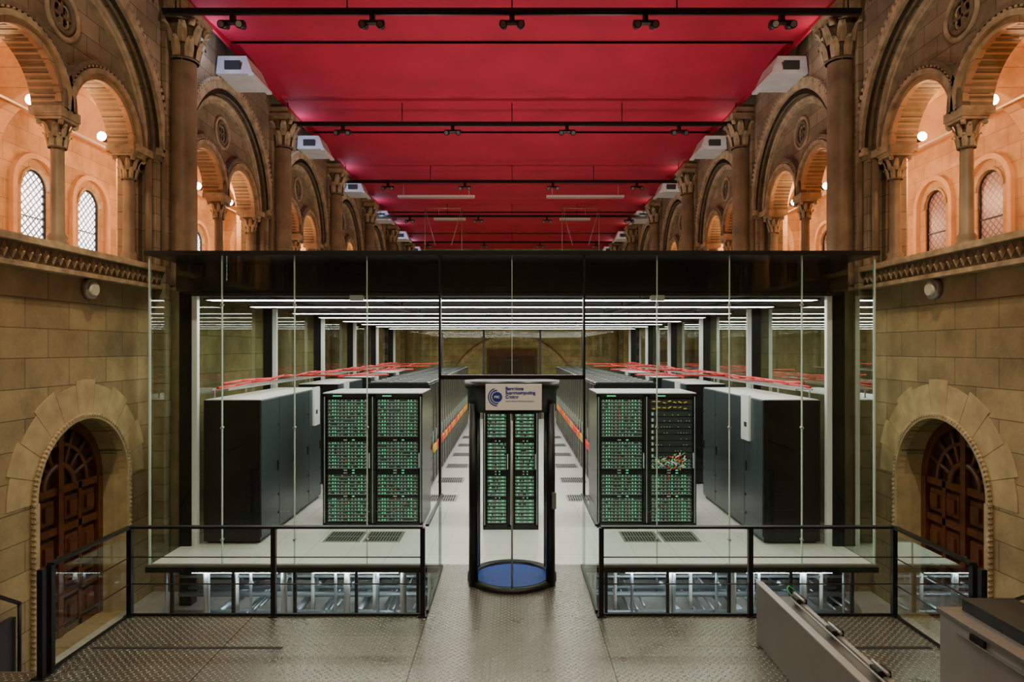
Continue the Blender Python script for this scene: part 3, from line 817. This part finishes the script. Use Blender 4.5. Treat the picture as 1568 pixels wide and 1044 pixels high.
# foreground cases on right
b=MB()
b.box(2.50,2.56,3.2,6.75,0.005,.60,M_case); b.box(2.56,2.80,3.2,6.6,.005,.52,M_grey); b.box(2.76,2.80,3.2,6.5,.5,.56,M_lgrey)
b.box(2.495,2.565,3.19,6.76,.60,.615,M_lgrey)
for y in(4.2,4.9,5.6,6.3): b.box(2.72,2.82,y,y+.12,.55,.60,M_black); b.cyl((2.77,y-.05,.60),(2.77,y+.17,.60),.014,M_lgrey,8)
b.cyl((2.71,3.4,.57),(2.71,6.4,.57),.01,M_lgrey,6)
pts=[(2.76,6.5,.56),(2.73,6.56,.60),(2.78,6.62,.62),(2.84,6.6,.57),(2.83,6.6,.5)]
for p,q in zip(pts,pts[1:]): b.cyl(p,q,.006,M_gc,6)
b.obj('equipment_case',bevel=.004)
b=MB()
b.box(3.6,4.2,2.6,5.55,0.05,.80,M_lgrey); b.box(3.58,4.22,2.58,5.57,.78,.82,M_grey); b.box(3.75,4.18,4.6,5.5,.82,.92,M_dark)
b.box(3.57,3.6,3.0,5.3,.70,.72,M_grey)
for y in(3.3,4.2,5.0): b.box(3.575,3.6,y,y+.16,.72,.77,M_black)
for x in(3.7,4.1):
    for y in(2.8,5.3): b.cyl((x-.02,y,.045),(x+.02,y,.045),.04,M_black,12)
b.obj('equipment_case',bevel=.004)

# ================================================================ LIGHTS
for y,en,sp in((11.8,230,78),(16.5,150,62),(21,85,50),(25.5,55,40)):
    for x in(-2.4,2.4):
        e=empty('hidden_roof_fill',(x,y,4.34))  # added lamp hidden behind the roof edge to brighten the red ceiling
        b=MB(); b.box(-.15,.15,-.1,.1,0,.05,M_black); b.cyl((0,0,.05),(0,0,.07),.07,M_grey,12); b.obj('housing',e)
        light('SPOT','flood',(0,0,.13),en,(1,.93,.92),.06,e,rot=(pi,0,0),spot_size=math.radians(128),spot_blend=.6)
        light('POINT','wall_fill',(0,0,.13),sp,(1,.82,.58),.06,e)  # added warm fill for the walls, against the red bounce
for y in(31,36): 
    for x in(-3,3):
        e=empty('floor_uplight',(x,y,ZG)); b=MB(); b.cyl((0,0,0),(0,0,.1),.12,M_black,14); b.obj('housing',e)
        light('POINT','flood',(0,0,.3),130,(1,.85,.6),.1,e)
def aim(o,t):
    d=Vector(t)-o.location; o.rotation_euler=d.to_track_quat('-Z','Y').to_euler()
for y in(0,5.2):
    for x in(-4,0,4):
        o=light('SPOT','track_beam',(x,y-.15,7.9),370,(1,.84,.62),.05,spot_size=math.radians(110),spot_blend=.8)  # fill for the near nave, added on the unseen beams
        aim(o,(x*.9,y+3,0))
for sg in(-1,1):
    o=light('SPOT','wall_wash',(sg*4.2,8.6,7.95),520,(1,.76,.44),.04,spot_size=math.radians(48),spot_blend=.8)
    aim(o,(sg*5.8,8.9,1.0))
    o=light('SPOT','wall_wash',(sg*4.0,5.0,7.95),330,(1,.76,.44),.04,spot_size=math.radians(60),spot_blend=.8)
    aim(o,(sg*5.8,7.0,1.6))
    o=light('SPOT','track_beam',(sg*4.0,5.0,7.95),230,(1,.8,.55),.04,spot_size=math.radians(80),spot_blend=.9)
    aim(o,(sg*5.9,9.5,6.5))
for x in(-2.2,2.1):
    o=light('SPOT','track_beam',(x,10.2,7.98),750,(1,.9,.75),.03,spot_size=math.radians(36),spot_blend=.8); aim(o,(x*.36,7.0,0))
w=bpy.data.worlds.new('world'); S.world=w; w.use_nodes=True
w.node_tree.nodes['Background'].inputs[0].default_value=(.5,.55,.6,1); w.node_tree.nodes['Background'].inputs[1].default_value=.05

cam=bpy.data.cameras.new('camera'); co=bpy.data.objects.new('camera',cam); COL.objects.link(co)
co.location=(0,0,EYE); co.rotation_euler=(pi/2,0,0)
cam.sensor_width=36; cam.lens=36*1010/1568; cam.shift_y=11/1568; cam.clip_start=.05; cam.clip_end=200
S.camera=co
